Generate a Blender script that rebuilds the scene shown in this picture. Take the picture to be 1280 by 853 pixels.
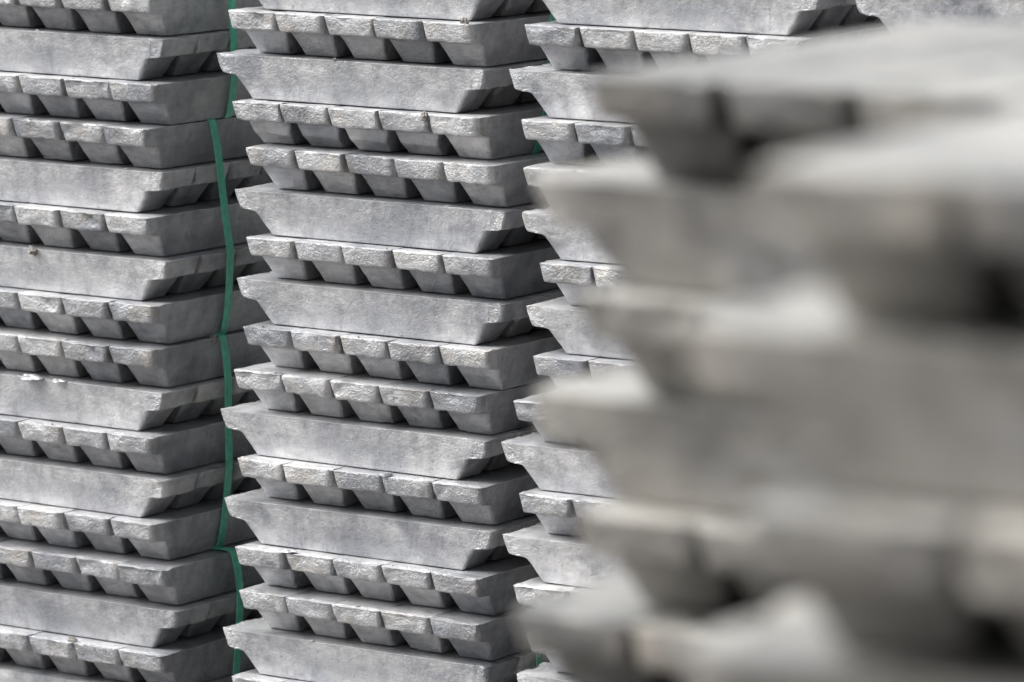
import bpy, math, random
import numpy as np
from mathutils import Vector, Matrix, noise
random.seed(7)
for o in list(bpy.data.objects):
    bpy.data.objects.remove(o)
scene = bpy.context.scene
col = scene.collection

U = 0.065                      # height of one course of ingots, metres
W, LG = 1.317, 7.237           # ingot width and length, in courses
DL = (LG - 5 * W) / 2          # how far a lengthwise course stands out past an end-on one

# ---------------------------------------------------------------- camera
cam_d = bpy.data.cameras.new('camera')
cam = bpy.data.objects.new('camera', cam_d)
col.objects.link(cam)
C_POS = Vector((61.8133, -82.02, 8.2473)) * U
C_F = Vector((-0.54595, 0.8242, -0.15047))
C_R = Vector((0.83345, 0.55258, 0.00275))
C_U = Vector((-0.08541, 0.1239, 0.98861))
m = Matrix((C_R, C_U, -C_F)).transposed().to_4x4()
m.translation = C_POS
cam.matrix_world = m
cam_d.sensor_width = 36.0
cam_d.lens = 5831.6 / 1280 * 36
cam_d.clip_start = 0.05
cam_d.clip_end = 500
cam_d.dof.use_dof = True
cam_d.dof.focus_distance = 101.0 * U
cam_d.dof.aperture_fstop = 6.6
cam_d.dof.aperture_blades = 0
scene.camera = cam

# ---------------------------------------------------------------- sky and sun (soft overcast)
world = bpy.data.worlds.new('World')
scene.world = world
world.use_nodes = True
nt = world.node_tree
nt.nodes.clear()
SUN_EL, SUN_AZ = math.radians(52), math.radians(-126)   # azimuth measured from +y towards +x
sky = nt.nodes.new('ShaderNodeTexSky')
sky.sky_type = 'NISHITA'
sky.sun_disc = False
sky.sun_elevation = SUN_EL
sky.sun_rotation = SUN_AZ
sky.dust_density = 4.0
hsv = nt.nodes.new('ShaderNodeHueSaturation')
hsv.inputs['Saturation'].default_value = 0.22
bg = nt.nodes.new('ShaderNodeBackground')
bg.inputs['Strength'].default_value = 0.05
wo = nt.nodes.new('ShaderNodeOutputWorld')
nt.links.new(sky.outputs[0], hsv.inputs['Color'])
nt.links.new(hsv.outputs[0], bg.inputs['Color'])
nt.links.new(bg.outputs[0], wo.inputs['Surface'])
sd = bpy.data.lights.new('sun', 'SUN')
sd.energy = 2.7
sd.angle = math.radians(50)
sd.color = (1.0, 0.985, 0.965)
sun = bpy.data.objects.new('sun', sd)
col.objects.link(sun)
sdir = Vector((math.sin(SUN_AZ) * math.cos(SUN_EL), math.cos(SUN_AZ) * math.cos(SUN_EL), math.sin(SUN_EL)))
sun.rotation_euler = sdir.to_track_quat('Z', 'Y').to_euler()
scene.view_settings.view_transform = 'Standard'
scene.view_settings.look = 'None'
scene.view_settings.gamma = 1.0
scene.view_settings.use_curve_mapping = False
scene.view_settings.exposure = 1.97
scene.cycles.max_bounces = 3
scene.cycles.diffuse_bounces = 2
scene.cycles.glossy_bounces = 2
scene.cycles.use_denoising = True

# ---------------------------------------------------------------- materials
def nodes_of(name):
    mt = bpy.data.materials.new(name)
    mt.use_nodes = True
    t = mt.node_tree
    return mt, t, t.nodes['Principled BSDF']

def N(t, kind, **kw):
    n = t.nodes.new(kind)
    for k, v in kw.items():
        if k in n.inputs:
            n.inputs[k].default_value = v
        else:
            setattr(n, k, v)
    return n

def ramp(t, src, stops):
    r = t.nodes.new('ShaderNodeValToRGB')
    e = r.color_ramp.elements
    while len(e) < len(stops):
        e.new(0.5)
    for i, (p, c) in enumerate(stops):
        e[i].position = p
        e[i].color = c if len(c) == 4 else (*c, 1)
    t.links.new(src, r.inputs[0])
    return r

def mix(t, fac, a, b, mode='MIX'):
    n = t.nodes.new('ShaderNodeMix')
    n.data_type = 'RGBA'
    n.blend_type = mode
    for sock, v in ((n.inputs[0], fac), (n.inputs[6], a), (n.inputs[7], b)):
        if isinstance(v, bpy.types.NodeSocket):
            t.links.new(v, sock)
        else:
            sock.default_value = v if not isinstance(v, tuple) else (*v, 1)
    return n.outputs[2]

def math_n(t, op, a, b=0.0):
    n = t.nodes.new('ShaderNodeMath')
    n.operation = op
    for sock, v in ((n.inputs[0], a), (n.inputs[1], b)):
        if isinstance(v, bpy.types.NodeSocket):
            t.links.new(v, sock)
        else:
            sock.default_value = v
    return n.outputs[0]

def ingot_material(name, stops, top_c):
    mt, t, p = nodes_of(name)
    L = t.links.new
    tc = N(t, 'ShaderNodeTexCoord')
    oi = N(t, 'ShaderNodeObjectInfo')
    sc = N(t, 'ShaderNodeVectorMath', operation='SCALE')
    sc.inputs['Scale'].default_value = 1 / U
    L(tc.outputs['Object'], sc.inputs[0])
    of = N(t, 'ShaderNodeVectorMath', operation='MULTIPLY_ADD')
    comb = N(t, 'ShaderNodeCombineXYZ')
    for i in range(3):
        L(oi.outputs['Random'], comb.inputs[i])
    L(comb.outputs[0], of.inputs[0])
    of.inputs[1].default_value = (83, 47, 61)
    L(sc.outputs[0], of.inputs[2])
    co = of.outputs[0]
    at = N(t, 'ShaderNodeAttribute', attribute_name='rough_cast')
    rough = at.outputs['Fac']
    atm = N(t, 'ShaderNodeAttribute', attribute_name='mid_side')

    def nz(scale, detail=4, rgh=0.55, dist=0.0, stretch=None):
        n = N(t, 'ShaderNodeTexNoise')
        n.inputs['Scale'].default_value = scale
        n.inputs['Detail'].default_value = detail
        n.inputs['Roughness'].default_value = rgh
        n.inputs['Distortion'].default_value = dist
        if stretch:
            mp = N(t, 'ShaderNodeMapping')
            mp.inputs['Scale'].default_value = stretch
            L(co, mp.inputs[0])
            L(mp.outputs[0], n.inputs['Vector'])
        else:
            L(co, n.inputs['Vector'])
        return n.outputs['Fac']
    big = nz(0.7, 3, 0.5, 0.0)
    med = nz(2.6, 6, 0.65, 0.0)
    fine = nz(9, 5, 0.7)
    grain = nz(21, 3, 0.7)
    streak = nz(3.0, 4, 0.6, 0.2, (0.6, 0.6, 2.6))
    base = ramp(t, med, [(0.28, stops[0]), (0.5, stops[1]), (0.75, stops[2])]).outputs[0]
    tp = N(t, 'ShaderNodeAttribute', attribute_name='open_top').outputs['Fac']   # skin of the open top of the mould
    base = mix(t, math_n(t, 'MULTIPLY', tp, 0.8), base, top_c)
    b2 = ramp(t, big, [(0.36, (0.70, 0.71, 0.735)), (0.52, (0.97, 0.97, 0.97)), (0.66, (1.06, 1.05, 1.04))]).outputs[0]
    base = mix(t, 1.0, base, b2, 'MULTIPLY')
    b3 = ramp(t, streak, [(0.35, (0.86, 0.86, 0.86)), (0.6, (1.04, 1.04, 1.04))]).outputs[0]
    base = mix(t, 0.7, base, b3, 'MULTIPLY')
    # smoother, bluer dull patch where the mould chills the middle of a long side
    cool = math_n(t, 'MULTIPLY', atm.outputs['Fac'], ramp(t, med, [(0.36, (0, 0, 0)), (0.56, (1, 1, 1))]).outputs[0])
    base = mix(t, math_n(t, 'MULTIPLY', cool, 0.75), base, (0.24, 0.25, 0.27))
    # dark specks and pits
    pit = ramp(t, fine, [(0.28, (1, 1, 1)), (0.37, (0, 0, 0))]).outputs[0]
    base = mix(t, math_n(t, 'MULTIPLY', pit, 0.7), base, (0.10, 0.097, 0.094))
    # tan mould residue on the rough lugs
    stain = ramp(t, nz(1.7, 5, 0.6, 0.5), [(0.5, (0, 0, 0)), (0.68, (1, 1, 1))]).outputs[0]
    base = mix(t, math_n(t, 'MULTIPLY', math_n(t, 'MULTIPLY', stain, rough), 0.4), base, (0.34, 0.30, 0.245))
    # rain runs and soot smears down the upright faces
    run = ramp(t, nz(3.2, 5, 0.65, 0.3, (1.0, 1.0, 0.28)), [(0.5, (1, 1, 1)), (0.66, (0.52, 0.52, 0.53))]).outputs[0]
    base = mix(t, math_n(t, 'SUBTRACT', 0.32, math_n(t, 'MULTIPLY', tp, 0.2)), base, run, 'MULTIPLY')
    # each casting a touch lighter or darker
    tone = ramp(t, oi.outputs['Random'], [(0.0, (0.76, 0.765, 0.78)), (0.45, (0.95, 0.95, 0.955)), (1.0, (1.09, 1.085, 1.08))]).outputs[0]
    base = mix(t, 1.0, base, tone, 'MULTIPLY')
    L(base, p.inputs['Base Color'])
    p.inputs['Metallic'].default_value = 0.6
    rr = math_n(t, 'MULTIPLY_ADD', med, 0.30)
    rr.node.inputs[2].default_value = 0.34
    rr = math_n(t, 'SUBTRACT', rr, math_n(t, 'MULTIPLY', tp, 0.14))
    L(rr, p.inputs['Roughness'])
    hgt = math_n(t, 'ADD', math_n(t, 'MULTIPLY', fine, math_n(t, 'ADD', math_n(t, 'MULTIPLY', rough, 0.55), 0.22)),
                 math_n(t, 'MULTIPLY', grain, math_n(t, 'ADD', math_n(t, 'MULTIPLY', rough, 0.22), 0.11)))
    hgt = math_n(t, 'ADD', hgt, math_n(t, 'MULTIPLY', med, 0.4))
    bp = N(t, 'ShaderNodeBump')
    bp.inputs['Strength'].default_value = 1.0
    bp.inputs['Distance'].default_value = 0.085 * U
    L(hgt, bp.inputs['Height'])
    L(bp.outputs[0], p.inputs['Normal'])
    return mt

MAT = ingot_material('cast_aluminium', [(0.285, 0.292, 0.306), (0.415, 0.419, 0.43), (0.53, 0.53, 0.532)], (0.62, 0.625, 0.637))
MAT_WARM_SHADE = ingot_material('warm_shade_tinted_aluminium', [(0.135, 0.13, 0.121), (0.195, 0.188, 0.176), (0.25, 0.24, 0.225)], (0.50, 0.492, 0.462))  # warm tone, with missing shade painted into the sides; tops kept light

def simple(name, c, rough=0.6, spread=0.12, scale=20.0, bump=0.0, metal=0.0, dist=0.003):
    mt, t, p = nodes_of(name)
    tc = N(t, 'ShaderNodeTexCoord')
    n = N(t, 'ShaderNodeTexNoise')
    n.inputs['Scale'].default_value = scale
    n.inputs['Detail'].default_value = 6
    t.links.new(tc.outputs['Object'], n.inputs['Vector'])
    lo = tuple(x * (1 - spread) for x in c)
    hi = tuple(min(1, x * (1 + spread)) for x in c)
    r = ramp(t, n.outputs['Fac'], [(0.3, lo), (0.7, hi)])
    t.links.new(r.outputs[0], p.inputs['Base Color'])
    p.inputs['Roughness'].default_value = rough
    p.inputs['Metallic'].default_value = metal
    if bump:
        b = N(t, 'ShaderNodeBump')
        b.inputs['Strength'].default_value = bump
        b.inputs['Distance'].default_value = dist
        t.links.new(n.outputs['Fac'], b.inputs['Height'])
        t.links.new(b.outputs[0], p.inputs['Normal'])
    return mt

M_STRAP = simple('green_strap_plastic', (0.085, 0.385, 0.26), 0.36, 0.22, 90, 0.35, 0.0, 0.0008)
M_CONC = simple('yard_asphalt', (0.13, 0.128, 0.124), 0.9, 0.18, 3.0, 0.5)
M_WOOD = simple('bearer_timber', (0.30, 0.22, 0.14), 0.8, 0.3, 14.0, 0.4)
M_DROSS = simple('dross_crust', (0.17, 0.16, 0.15), 0.7, 0.35, 220.0, 0.6, 0.2, 0.002)

# ---------------------------------------------------------------- helpers
def link_mesh(name, me, parent=None):
    o = bpy.data.objects.new(name, me)
    col.objects.link(o)
    if parent is not None:
        o.parent = parent
    return o

def tag(o, label=None, cat=None, group=None, kind=None):
    if label: o['label'] = label
    if cat: o['category'] = cat
    if group: o['group'] = group
    if kind: o['kind'] = kind
    return o

# ---------------------------------------------------------------- the ingot: a trapezoid bar with a thin lug at each end
TAPER = 0.21
LUG = 0.43

def half_w(z, y=LG / 2):             # half width at depth z (0 at the top, -1 at the foot); the lugs keep fuller sides than the bar
    d = -z
    ye = min(y, LG - y)
    t = min(1.0, max(0.0, (ye - 0.35) / 0.5))
    lug = 0.10 * min(d, LUG) + 0.285 * max(0.0, d - LUG)
    bar = TAPER * d
    return W / 2 - 0.014 - (lug * (1 - t) + bar * t)

def end_path(step):                  # (y, z) from the top edge of the lug down to the foot of the body
    pts = []
    for f in (0.0, 0.035, 0.09, 0.18, 0.3, 0.45, 0.6, 0.74, 0.86, 0.95, 1.0):
        pts.append((0.10 * f ** 1.3, -LUG * f))
    for f in (0.12, 0.35, 0.62, 0.85, 1.0):
        pts.append((0.10 + 0.42 * f, -LUG - 0.035 * f))
    z0 = -LUG - 0.035
    fs = (0.07, 0.16, 0.3, 0.45, 0.52, 0.58, 0.7, 0.84, 0.93, 0.97, 1.0)
    for f in fs:
        y = 0.52 + 0.366 * f
        if step:
            y = 0.52 + 0.366 * f * 0.55 if f <= 0.5 else 0.52 + 0.366 * f - 0.09 * (1 - f) - 0.05 * (f < 0.6)
        pts.append((y, z0 + (-1 - z0) * f))
    return pts

def ingot_mesh(name, seed, low=False, step=False, rough=1.0, mat=None):
    rng = random.Random(seed)
    path = end_path(step)
    if low:
        path = [(0, 0), (0.1, -LUG), (0.52, -LUG - 0.035), (0.886, -1)]
        us = [-1, 1]
        ycols = [LG * 0.5]
    else:
        us = [-1, -0.965, -0.9, -0.8, -0.62, -0.42, -0.2, 0, 0.2, 0.42, 0.62, 0.8, 0.9, 0.965, 1]
        n_in = 34
        ycols = [1.25 + (LG - 2.5) * i / n_in for i in range(n_in + 1)]
    nv = len(path)
    if low:
        cols = [('end', 0.0), ('mid', LG * 0.5), ('far', 0.0)]
    else:
        cols = [('end', f) for f in (0, 0.03, 0.08, 0.16, 0.28, 0.42, 0.6, 0.8)] + [('mid', y) for y in ycols] + \
               [('far', f) for f in (0.8, 0.6, 0.42, 0.28, 0.16, 0.08, 0.03, 0)]
    cum = [0.0]
    for a, b in zip(path, path[1:]):
        cum.append(cum[-1] + math.dist(a, b))
    even = [-(0.35 * c / cum[-1] + 0.65 * (-p[1])) for c, p in zip(cum, path)]
    even = [e / -even[-1] for e in even]
    def side_pt(ci, vi):
        kind, q = cols[ci]
        if kind == 'mid':
            return (q, even[vi])
        y0, z0 = path[vi]
        y1, z1 = (1.25 if not low else LG * .5), even[vi]
        y, z = y0 + (y1 - y0) * q, z0 + (z1 - z0) * q
        return (y, z) if kind == 'end' else (LG - y, z)
    verts, index = [], {}
    def vid(x, y, z):
        k = (round(x, 5), round(y, 5), round(z, 5))
        if k not in index:
            index[k] = len(verts)
            verts.append([x, y, z])
        return index[k]
    faces = []
    nc, nu = len(cols), len(us)
    # the two long sides
    for s in (-1, 1):
        g = [[None] * nv for _ in range(nc)]
        for c in range(nc):
            for v in range(nv):
                y, z = side_pt(c, v)
                g[c][v] = vid(s * half_w(z, y), y, z)
        for c in range(nc - 1):
            for v in range(nv - 1):
                q = (g[c][v], g[c][v + 1], g[c + 1][v + 1], g[c + 1][v])
                faces.append(q if s < 0 else q[::-1])
    # top and bottom
    for v, up in ((0, True), (nv - 1, False)):
        g = [[vid(u * half_w(side_pt(c, v)[1], side_pt(c, v)[0]), *side_pt(c, v)) for u in us] for c in range(nc)]
        for c in range(nc - 1):
            for i in range(nu - 1):
                q = (g[c][i], g[c + 1][i], g[c + 1][i + 1], g[c][i + 1])
                faces.append(q[::-1] if up else q)
    # the two ends
    for c, near in ((0, True), (nc - 1, False)):
        g = [[vid(u * half_w(side_pt(c, v)[1], side_pt(c, v)[0]), *side_pt(c, v)) for u in us] for v in range(nv)]
        for v in range(nv - 1):
            for i in range(nu - 1):
                q = (g[v][i], g[v][i + 1], g[v + 1][i + 1], g[v + 1][i])
                faces.append(q[::-1] if near else q)
    V = np.array(verts)
    attr_r = np.zeros(len(V))
    attr_m = np.zeros(len(V))
    if not low:
        me0 = bpy.data.meshes.new('tmp')
        me0.from_pydata(verts, [], faces)
        nrm = np.zeros((len(V), 3))
        nbr = [set() for _ in verts]
        for poly in me0.polygons:
            vs = list(poly.vertices)
            for a in range(len(vs)):
                nrm[vs[a]] += np.array(poly.normal)
                nbr[vs[a]].add(vs[a - 1]); nbr[vs[a - 1]].add(vs[a])
        bpy.data.meshes.remove(me0)
        ln = np.linalg.norm(nrm, axis=1)
        nlen = ln.copy()
        nrm /= np.maximum(ln, 1e-9)[:, None]
        ye = np.minimum(V[:, 1], LG - V[:, 1])
        hw = np.array([half_w(z, y) for y, z in V[:, 1:3]])
        # round the cast corners: vertical lug corners most, top edge least
        corner = (np.abs(np.abs(V[:, 0]) - hw) < 0.14)
        for it in range(7):
            V2 = V.copy()
            for i in range(len(V)):
                nb = list(nbr[i])
                lap = V[nb].mean(axis=0) - V[i]
                k = 0.0
                if ye[i] < 1.0 and corner[i] and V[i, 2] < -0.01: k = 0.26
                elif V[i, 2] < -0.9: k = 0.22
                elif ye[i] < 0.7 and V[i, 2] < -0.3: k = 0.22
                elif V[i, 2] > -0.06: k = 0.13 if it < 3 else 0.0
                V2[i] = V[i] + k * lap
            V = V2
        # plan radius on the corners of the lugs and of the body ends
        pz = [-q[1] for q in path]; py = [q[0] for q in path]
        rc = {(sx, sy): rng.uniform(0.05, 0.15) for sx in (-1, 1) for sy in (0, 1)}
        for i in range(len(V)):
            z = V[i, 2]
            far = V[i, 1] > LG / 2
            r = rc[(1 if V[i, 0] > 0 else -1, int(far))]
            r = r * (0.8 + 0.5 * min(1, -z / LUG)) if z > -0.47 else 0.07
            edge = float(np.interp(-z, pz, py)) if z <= -0.47 else float(np.interp(-z, [0, LUG], [0, 0.1]))
            ye_i = LG - V[i, 1] if far else V[i, 1]
            d = max(0.0, abs(V[i, 0]) - (half_w(z, V[i, 1]) - r))
            back = r - math.sqrt(max(0.0, r * r - min(d, r) ** 2))
            f = max(0.0, 1 - max(0.0, ye_i - edge) / 0.45)
            V[i, 1] += back * f * (-1 if far else 1)
        off = Vector((seed * 7.31, seed * 3.77, seed * 5.13))
        tilt = rng.uniform(-0.04, 0.04)
        for i in range(len(V)):
            p = Vector(V[i]) + off
            lug = 1.0 if (ye[i] < 0.30 and V[i, 2] > -0.52) else (0.35 if ye[i] < 0.95 else 0.12)
            r_ = rough * (1.0 if lug == 1.0 else lug)
            a = noise.fractal(p * 2.0, 0.9, 2.1, 4) * 0.026 + noise.fractal(p * 5.5, 0.9, 2.0, 3) * 0.015
            c1 = noise.noise(p * 3.1 + Vector((9, 2, 5)))
            a -= 0.075 * max(0.0, c1 - 0.28) * 2.0            # broken-out hollows
            disp = a * r_
            if abs(V[i, 2]) < 0.02 and ye[i] > 0.3:
                disp *= 0.6
            V[i] += nrm[i] * disp
            # uneven lip of the open top, higher or torn here and there
            if V[i, 2] > -0.03:
                V[i][2] += 0.012 * noise.noise(p * 1.1) - 0.012
                if abs(V[i][0]) > hw[i] - 0.03 or ye[i] < 0.04:
                    V[i][2] += 0.03 * max(0.0, noise.noise(p * 5.0) - 0.15)
            # slight cant of the lug end
            if ye[i] < 0.4:
                V[i][1] += tilt * (V[i][0] / W) * (1 if V[i][1] < LG / 2 else -1)
            attr_r[i] = 1.0 if lug == 1.0 else (0.25 if ye[i] < 0.95 else 0.22)
            d = math.hypot((V[i][1] - LG * 0.47) / 1.9, (V[i][2] + 0.62) / 0.42)
            attr_m[i] = max(0.0, 1.0 - d) if abs(V[i][0]) > 0.3 else 0.0
        V[:, 2] = np.clip(V[:, 2], -0.992, 0.004)
    V[:, 1] -= LG / 2
    V[:, 2] = (V[:, 2] + 1.0) * 0.992
    me = bpy.data.meshes.new(name)
    me.from_pydata((V * U).tolist(), [], faces)
    if not low:
        for nm, ar in (('rough_cast', attr_r), ('mid_side', attr_m), ('open_top', (V[:, 2] > 0.97).astype(float))):
            me.attributes.new(nm, 'FLOAT', 'POINT').data.foreach_set('value', ar.astype(np.float32))
        me.shade_smooth()
        me.set_sharp_from_angle(angle=math.radians(42))
    me.materials.append(mat or MAT)
    me.update()
    return me

VARIANTS = [ingot_mesh('ingot', s + 1, rough=(0.55, 0.75, 0.9, 1.0, 1.15)[s % 5]) for s in range(12)]
STEPPED = [ingot_mesh('ingot_stepped', 40 + s, step=True) for s in range(2)]
SHADE_TINTED = [ingot_mesh('ingot_shade_tinted', 60 + s, rough=1.0, mat=MAT_WARM_SHADE) for s in range(5)]  # castings of the blurred towers, their shade put into the base colour
LOW = ingot_mesh('ingot_plain', 1, low=True)
low_v = np.array([v.co for v in LOW.vertices])
low_f = [tuple(p.vertices) for p in LOW.polygons]

# ---------------------------------------------------------------- the towers
ORD = ['first', 'second', 'third', 'fourth', 'fifth', 'sixth', 'seventh', 'eighth', 'ninth', 'tenth', 'eleventh', 'twelfth',
       'thirteenth', 'fourteenth', 'fifteenth', 'sixteenth', 'seventeenth', 'eighteenth']

def seq_tower(k):                    # bundles of five courses: end, long, end, long, end
    return 'E' if (k + 2) % 5 in (0, 2, 4) else 'L'

def seq_blur(k):
    return 'ELELE'[k % 5]

def frame_of(sx, sy, sz, yaw):
    def f(x, y, z):
        dx, dy = x - 2.5 * W, y - 3.0
        c, s = math.cos(yaw), math.sin(yaw)
        return Vector((c * dx - s * dy + 2.5 * W + sx, s * dx + c * dy + 3.0 + sy, z + sz)) * U
    return f

def slot(kind, i, j, rng):
    """centre (x, y) and turn of the i-th ingot of a course"""
    if kind == 'E':
        return (i + 0.5) * W + j, LG / 2, 0.0
    return 2.5 * W + j, DL + (i + 0.5) * W, math.pi / 2

def build_tower(place, yaw, jit, kmin, kmax, seq, where, group, seed, special=None, lower=0, upper=0, pool=None, mat=None, turns=None):
    pool, mat = pool or VARIANTS, mat or MAT
    rng = random.Random(seed)
    tops = {}
    for k in range(kmin, kmax + 1):
        kind = seq(k)
        j = jit.get(k, 0.0)
        turn = rng.uniform(-0.007, 0.007) + (turns or {}).get(k, 0.0)
        for i in range(5):
            x, y, rz = slot(kind, i, j, rng)
            if kind == 'E':
                x += rng.uniform(-0.008, 0.008); y += rng.uniform(-0.055, 0.055)
            else:
                y += rng.uniform(-0.008, 0.008); x += rng.uniform(-0.03, 0.03)
            flip = rng.random() < 0.5
            me = rng.choice(pool)
            if special and (k, i) in special:
                me = STEPPED[i % 2]; flip = False
            o = link_mesh('metal_ingot', me)
            big_turn = (turns or {}).get(k, 0.0)
            if big_turn:
                ux, uy = x - 2.5 * W, y - LG / 2
                x, y = 2.5 * W + ux - uy * big_turn, LG / 2 + uy + ux * big_turn
            o.location = place(x, y, -k - 1)
            o.rotation_euler = (0, 0, yaw + rz + (math.pi if flip else 0) + turn + rng.uniform(-0.006, 0.006))
            n = ORD[k - kmin]
            if kind == 'E':
                if special and (k, i) in special:
                    lab = f'ingot with ridged end face, {ORD[i]} from left, {n} layer of {where}'
                else:
                    lab = f'grey ingot end, {ORD[i]} from left in {n} layer down of {where}'
            elif i == 0:
                lab = f'front lengthwise grey ingot, {n} layer down of {where}'
            else:
                lab = f'lengthwise ingot {ORD[i]} from front, {n} layer down of {where}'
            tag(o, lab, 'ingot', group)
            tops[(k, i)] = o
    # courses of the same tower outside the picture, joined
    vs, fs = [], []
    rest = [k for k in range(kmin - upper, kmin)] + [k for k in range(kmax + 1, kmax + 1 + lower)]
    for k in rest:
        kind = seq(k)
        for i in range(5):
            x, y, rz = slot(kind, i, 0.0, rng)
            base = len(vs)
            c, s = math.cos(yaw + rz), math.sin(yaw + rz)
            ctr = place(x, y, -k - 1)
            for v in low_v:
                vs.append((c * v[0] - s * v[1] + ctr.x, s * v[0] + c * v[1] + ctr.y, v[2] + ctr.z))
            fs += [tuple(a + base for a in f) for f in low_f]
    if vs:
        me = bpy.data.meshes.new('stacked_ingots')
        me.from_pydata(vs, [], fs)
        me.materials.append(mat)
        o = link_mesh('stacked_ingots', me)
        tag(o, f'grey ingots stacked above and below those seen in {where}', 'ingots', None, 'stuff')
    return tops

JM = [-0.146, -0.338, -0.016, 0.377, 0.138, 0.351, 0.135, 0.262, 0.014, -0.313, 0.041, -0.226, 0.065, 0.054, -0.249, -0.147]
JL = [0.077, -0.137, 0.161, -0.024, -0.238, -0.036, -0.114, 0.055, 0.023, -0.207, -0.025, -0.19, -0.01, 0.308, 0.106, 0.249]
JR = [0.023, -0.213, -0.005, 0.0, 0.114, 0.442, 0.217, 0.33, -0.14, -0.402, -0.108, -0.312, -0.152, 0.173, 0.024, 0.0]
jm = {k: v for k, v in enumerate(JM)}; jm[-1] = -0.05
jl = {k: v for k, v in enumerate(JL)}
jr = {k: v for k, v in enumerate(JR)}; jr[-1] = 0.0

G_SHARP = 'metal ingots in the three strapped towers in focus'
G_BLUR = 'blurred metal ingots in the two towers up close'
F_MID = frame_of(0, 0, 0, 0)
F_LEFT = frame_of(-8.797, -0.047, 0.235, -0.0078)
F_RIGHT = frame_of(7.876, -0.360, 0.102, 0.039)
F_FAR = frame_of(15.95, -0.35, 0.10, 0.05)
F_ONE = frame_of(39.38, -46.90, 4.34, 0.0)
F_TWO = frame_of(47.80, -58.60, 5.196, 0.09)

LOWEST = 18      # first course that is not there: the towers stand on bearers here
T_MID = build_tower(F_MID, 0, jm, -1, 15, seq_tower, 'the middle tower', G_SHARP, 11, {(2, i) for i in range(4)}, lower=2, upper=1)
T_LEFT = build_tower(F_LEFT, -0.0078, jl, 0, 15, seq_tower, 'the tower at left', G_SHARP, 12, None, lower=2, upper=2)
T_RIGHT = build_tower(F_RIGHT, 0.039, jr, -1, 14, seq_tower, 'the sharp tower at right', G_SHARP, 13, None, lower=3, upper=1)
build_tower(F_FAR, 0.05, {}, -1, 0, seq_tower, 'the tower at top right', G_SHARP, 14, None, lower=17, upper=1)
build_tower(F_ONE, 0, {0: -0.14, 1: -0.57, 2: -0.16, 3: -0.62, 4: -0.2, 5: -0.92}, 0, 5, seq_blur, 'the first blurred tower', G_BLUR, 15, None, lower=17, pool=SHADE_TINTED, mat=MAT_WARM_SHADE, turns={0: 0.05})
build_tower(F_TWO, 0.09, {1: -0.3, 3: -0.3}, 0, 3, seq_blur, 'the closest blurred tower', G_BLUR, 16, None, lower=19, pool=SHADE_TINTED, mat=MAT_WARM_SHADE)

# ---------------------------------------------------------------- crumbs and torn flash left from casting
def crumb_mesh(seed, lx, ly, lz):
    rng = random.Random(seed)
    import bmesh
    bm = bmesh.new()
    bmesh.ops.create_icosphere(bm, subdivisions=3, radius=1.0)
    for v in bm.verts:
        p = v.co.copy()
        f = 1 + 0.55 * noise.fractal(p * 1.6 + Vector((seed, 3 * seed, 7)), 1.0, 2.0, 3)
        v.co = Vector((p.x * lx, p.y * ly, p.z * lz)) * f * U
    me = bpy.data.meshes.new('dross_crumb')
    bm.to_mesh(me); bm.free()
    me.materials.append(MAT if seed == 2 else M_DROSS)
    return me

CRUMBS = [crumb_mesh(1, 0.10, 0.08, 0.13), crumb_mesh(2, 0.13, 0.07, 0.035), crumb_mesh(3, 0.12, 0.09, 0.09), crumb_mesh(4, 0.05, 0.05, 0.05)]

def add_crumb(o, place, x, y, z, which, rz=0.0, scale=1.0):
    c = link_mesh('dross_crumb', CRUMBS[which], o)
    m_o = Matrix.LocRotScale(o.location, o.rotation_euler, None)
    c.matrix_local = m_o.inverted() @ Matrix.Translation(place(x, y, z)) @ Matrix.Rotation(rz, 4, 'Z') @ Matrix.Scale(scale, 4)

add_crumb(T_MID[(2, 3)], F_MID, 4 * W + JM[2] - 0.08, 0.06, -2.05, 0, 0.0, 0.8)
add_crumb(T_MID[(0, 4)], F_MID, 5 * W + JM[0] - 0.25, 0.08, 0.0, 0, 1.0, 0.9)
add_crumb(T_MID[(12, 1)], F_MID, 1 * W + JM[12] + 0.12, 0.1, -11.98, 1, 0.4, 1.2)
add_crumb(T_MID[(10, 3)], F_MID, 3 * W + JM[10] + 0.15, 0.12, -9.99, 1, 1.2)
add_crumb(T_MID[(1, 0)], F_MID, 2.6, 0.36, -1.0, 3, 0.0, 0.9)
add_crumb(T_LEFT[(6, 0)], F_LEFT, 3.05 + JL[6], 0.30, -6.05, 2, 0.0, 1.0)
add_crumb(T_LEFT[(9, 0)], F_LEFT, 3.1 + JL[9], 0.31, -9.01, 1, 0.0, 2.2)
add_crumb(T_LEFT[(9, 0)], F_LEFT, 3.9 + JL[9], 0.31, -9.01, 1, 0.2, 1.3)
add_crumb(T_LEFT[(15, 2)], F_LEFT, 2.95 * W + JL[15], 0.12, -15.0, 2, 0.5, 1.0)
add_crumb(T_LEFT[(8, 4)], F_LEFT, 5 * W + JL[8] - 0.06, 2.35, -8.05, 0, 0.0, 1.0)
rc_ = random.Random(5)
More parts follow.
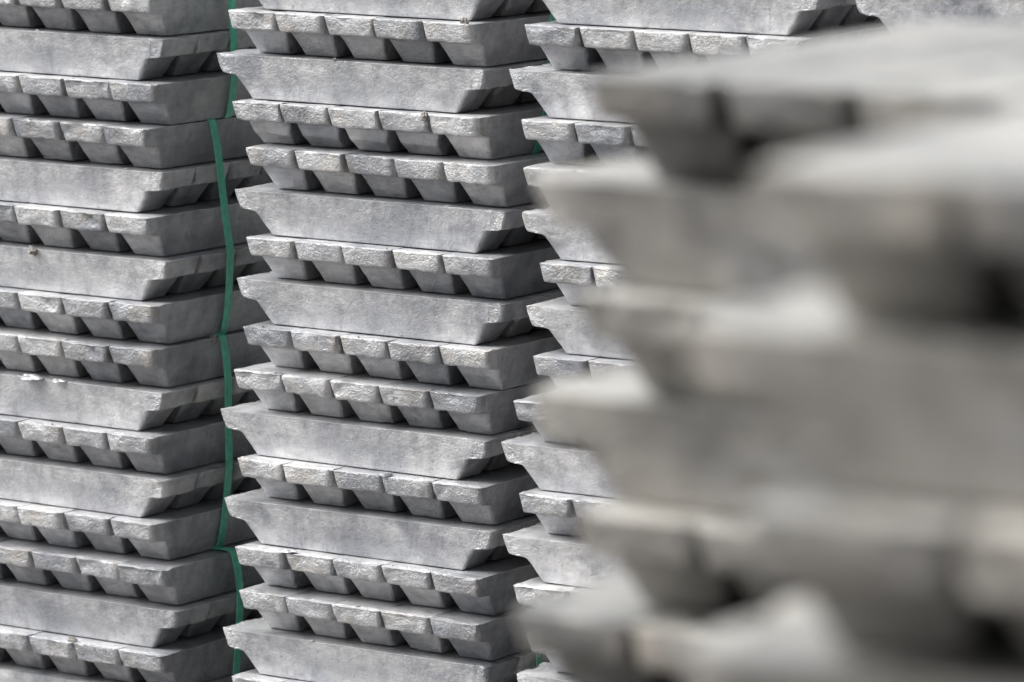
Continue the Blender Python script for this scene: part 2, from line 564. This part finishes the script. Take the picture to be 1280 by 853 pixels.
for tw, pl, js, kk in ((T_MID, F_MID, JM, range(0, 15)), (T_LEFT, F_LEFT, JL, range(0, 15)), (T_RIGHT, F_RIGHT, JR, range(0, 14))):
    for k in kk:
        for _ in range(2):
            if rc_.random() < 0.35:
                if seq_tower(k) == 'E':
                    i = rc_.randrange(5)
                    add_crumb(tw[(k, i)], pl, (i + rc_.uniform(0.1, 0.9)) * W + js[k], rc_.uniform(0.05, 0.2), -k + 0.0, rc_.choice((1, 3, 3)), rc_.uniform(0, 3), rc_.uniform(0.25, 0.55))
                else:
                    add_crumb(tw[(k, 0)], pl, rc_.uniform(0.3, 6.2) + js[k], DL + rc_.uniform(0.03, 0.1), -k + 0.0, rc_.choice((1, 3, 3)), rc_.uniform(0, 3), rc_.uniform(0.25, 0.55))

# ---------------------------------------------------------------- straps: one green band round each bundle
def supple(loop):
    """ease the bends of a closed band without letting it cut into what it holds"""
    pts = np.array(loop)
    c = pts.mean(axis=0)
    sm = pts.copy()
    for _ in range(60):
        sm = 0.5 * sm + 0.25 * (np.roll(sm, 1, 0) + np.roll(sm, -1, 0))
    out = []
    for p, q in zip(pts, sm):
        side = abs(p[0] - c[0]) > 2.9 and abs(p[1] - c[1]) < 2.2
        if side:
            out.append((max(p[0], q[0]) + 0.03 if p[0] > c[0] else min(p[0], q[0]) - 0.03, p[1]))
        else:
            out.append(tuple(p))
    a = np.array(out)
    for _ in range(1):
        a = 0.6 * a + 0.2 * (np.roll(a, 1, 0) + np.roll(a, -1, 0))
    return [tuple(v) for v in a]

def strap(place, jit, k0, y_top, y_bot, label):
    """band round courses k0 .. k0+4, pulled straight between the corners that stand out furthest"""
    pts = []
    for k in range(k0, k0 + 5):
        j = jit.get(k, 0.0)
        if seq_tower(k) == 'E':
            xs = [(5 * W + j, -k), (5 * W + j - TAPER, -k - 1)]
            xl = [(j, -k), (j + TAPER, -k - 1)]
        else:
            xs = [(5 * W + DL + j, -k), (5 * W + DL + j - 0.08, -k - LUG)]
            xl = [(-DL + j, -k), (-DL + j + 0.08, -k - LUG)]
        pts += [(x, z) for x, z in xs + xl]
    pts = sorted(set(pts))
    def half(p):
        h = []
        for q in p:
            while len(h) >= 2 and (h[-1][0]-h[-2][0])*(q[1]-h[-2][1]) - (h[-1][1]-h[-2][1])*(q[0]-h[-2][0]) <= 0:
                h.pop()
            h.append(q)
        return h
    hull = half(pts)[:-1] + half(pts[::-1])[:-1]
    # resample for a supple band
    loop = []
    n = len(hull)
    for a in range(n):
        p, q = hull[a], hull[(a + 1) % n]
        L = math.dist(p, q)
        s = max(1, int(L / 0.12))
        for b in range(s):
            f = b / s
            loop.append((p[0] + (q[0] - p[0]) * f, p[1] + (q[1] - p[1]) * f))
    loop = supple(loop)
    cx = sum(p[0] for p in loop) / len(loop); cz = sum(p[1] for p in loop) / len(loop)
    wd, th = 0.24, 0.022
    vs, fs = [], []
    m_ = len(loop)
    for a, (x, z) in enumerate(loop):
        p0, p1 = loop[a - 1], loop[(a + 1) % m_]
        tx, tz = p1[0] - p0[0], p1[1] - p0[1]
        l = math.hypot(tx, tz); nx, nz_ = tz / l, -tx / l
        if nx * (x - cx) + nz_ * (z - cz) < 0: nx, nz_ = -nx, -nz_
        f = (-k0 - z) / 5.0
        f = min(1, max(0, f))
        yc = y_top + (y_bot - y_top) * f + 0.04 * math.sin(f * 5 + k0)
        lift = 0.02
        for (o_, y_) in ((lift, -wd / 2), (lift, wd / 2), (lift + th, wd / 2), (lift + th, -wd / 2)):
            vs.append(place(x + nx * o_, yc + y_, z + nz_ * o_))
    for a in range(m_):
        b = (a + 1) % m_
        for c in range(4):
            d = (c + 1) % 4
            fs.append((a * 4 + c, a * 4 + d, b * 4 + d, b * 4 + c))
    me = bpy.data.meshes.new('strap')
    me.from_pydata([tuple(v) for v in vs], [], fs)
    me.materials.append(M_STRAP)
    me.update()
    o = link_mesh('packing_strap', me)
    return tag(o, label, 'strap', 'green plastic straps round the ingot bundles')

strap(F_LEFT, jl, -2, 2.4, 3.0, 'green plastic strap round the uppermost bundle of the tower at left')
strap(F_LEFT, jl, 3, 2.35, 2.85, 'long green plastic strap round the second bundle down, tower at left')
strap(F_LEFT, jl, 8, 2.6, 2.75, 'green plastic strap round the third bundle down, tower at left')
strap(F_LEFT, jl, 13, 2.62, 2.6, 'green plastic strap round the lowest bundle seen, tower at left')
strap(F_MID, jm, -2, 2.6, 2.6, 'green plastic strap in the dark gap by the middle tower, uppermost')
strap(F_MID, jm, 3, 3.1, 3.2, 'green strap round the second bundle down of the middle tower')
strap(F_MID, jm, 8, 3.2, 3.2, 'green strap round the third bundle down of the middle tower')
strap(F_MID, jm, 13, 2.1, 2.2, 'green strap in the gap at the foot of the middle tower')

# ---------------------------------------------------------------- ground and bearers
Z_G = -19.3
def grid_plane(name, size, z, mat):
    me = bpy.data.meshes.new(name)
    s = size
    me.from_pydata([(-s, -s, z), (s, -s, z), (s, s, z), (-s, s, z)], [], [(0, 1, 2, 3)])
    me.materials.append(mat)
    o = link_mesh(name, me)
    tag(o, None, None, None, 'structure')
    return o
grid_plane('ground', 150.0, Z_G * U, M_CONC)

# timber bearers that carry the towers, below the picture
for pl, yaw, foot, where in ((F_MID, 0, -18, 'the middle tower'), (F_LEFT, -0.0078, -18, 'the tower at left'), (F_RIGHT, 0.039, -18, 'the sharp tower at right'),
                             (F_FAR, 0.05, -18, 'the tower at top right'), (F_ONE, 0, -23, 'the first blurred tower'), (F_TWO, 0.09, -23, 'the closest blurred tower')):
    for yb, which in ((0.9, 'front'), (3.6, 'middle'), (6.3, 'rear')):
        a = pl(0, yb, foot)
        top = a.z - 0.004 * U
        h = top - Z_G * U
        c = pl(2.5 * W, yb, foot)
        hx, hy = 3.3 * U, 0.55 * U
        vs = [(x, y, z) for z in (-h, 0) for x, y in ((-hx, -hy), (hx, -hy), (hx, hy), (-hx, hy))]
        fs = [(3, 2, 1, 0), (4, 5, 6, 7)] + [(i, (i + 1) % 4, (i + 1) % 4 + 4, i + 4) for i in range(4)]
        me = bpy.data.meshes.new('timber_bearer')
        me.from_pydata(vs, [], fs)
        me.materials.append(M_WOOD)
        o = link_mesh('timber_bearer', me)
        o.location = (c.x, c.y, top)
        o.rotation_euler = (0, 0, yaw)
        tag(o, f'{which} timber bearer under the foot of {where}', None, None, 'structure')
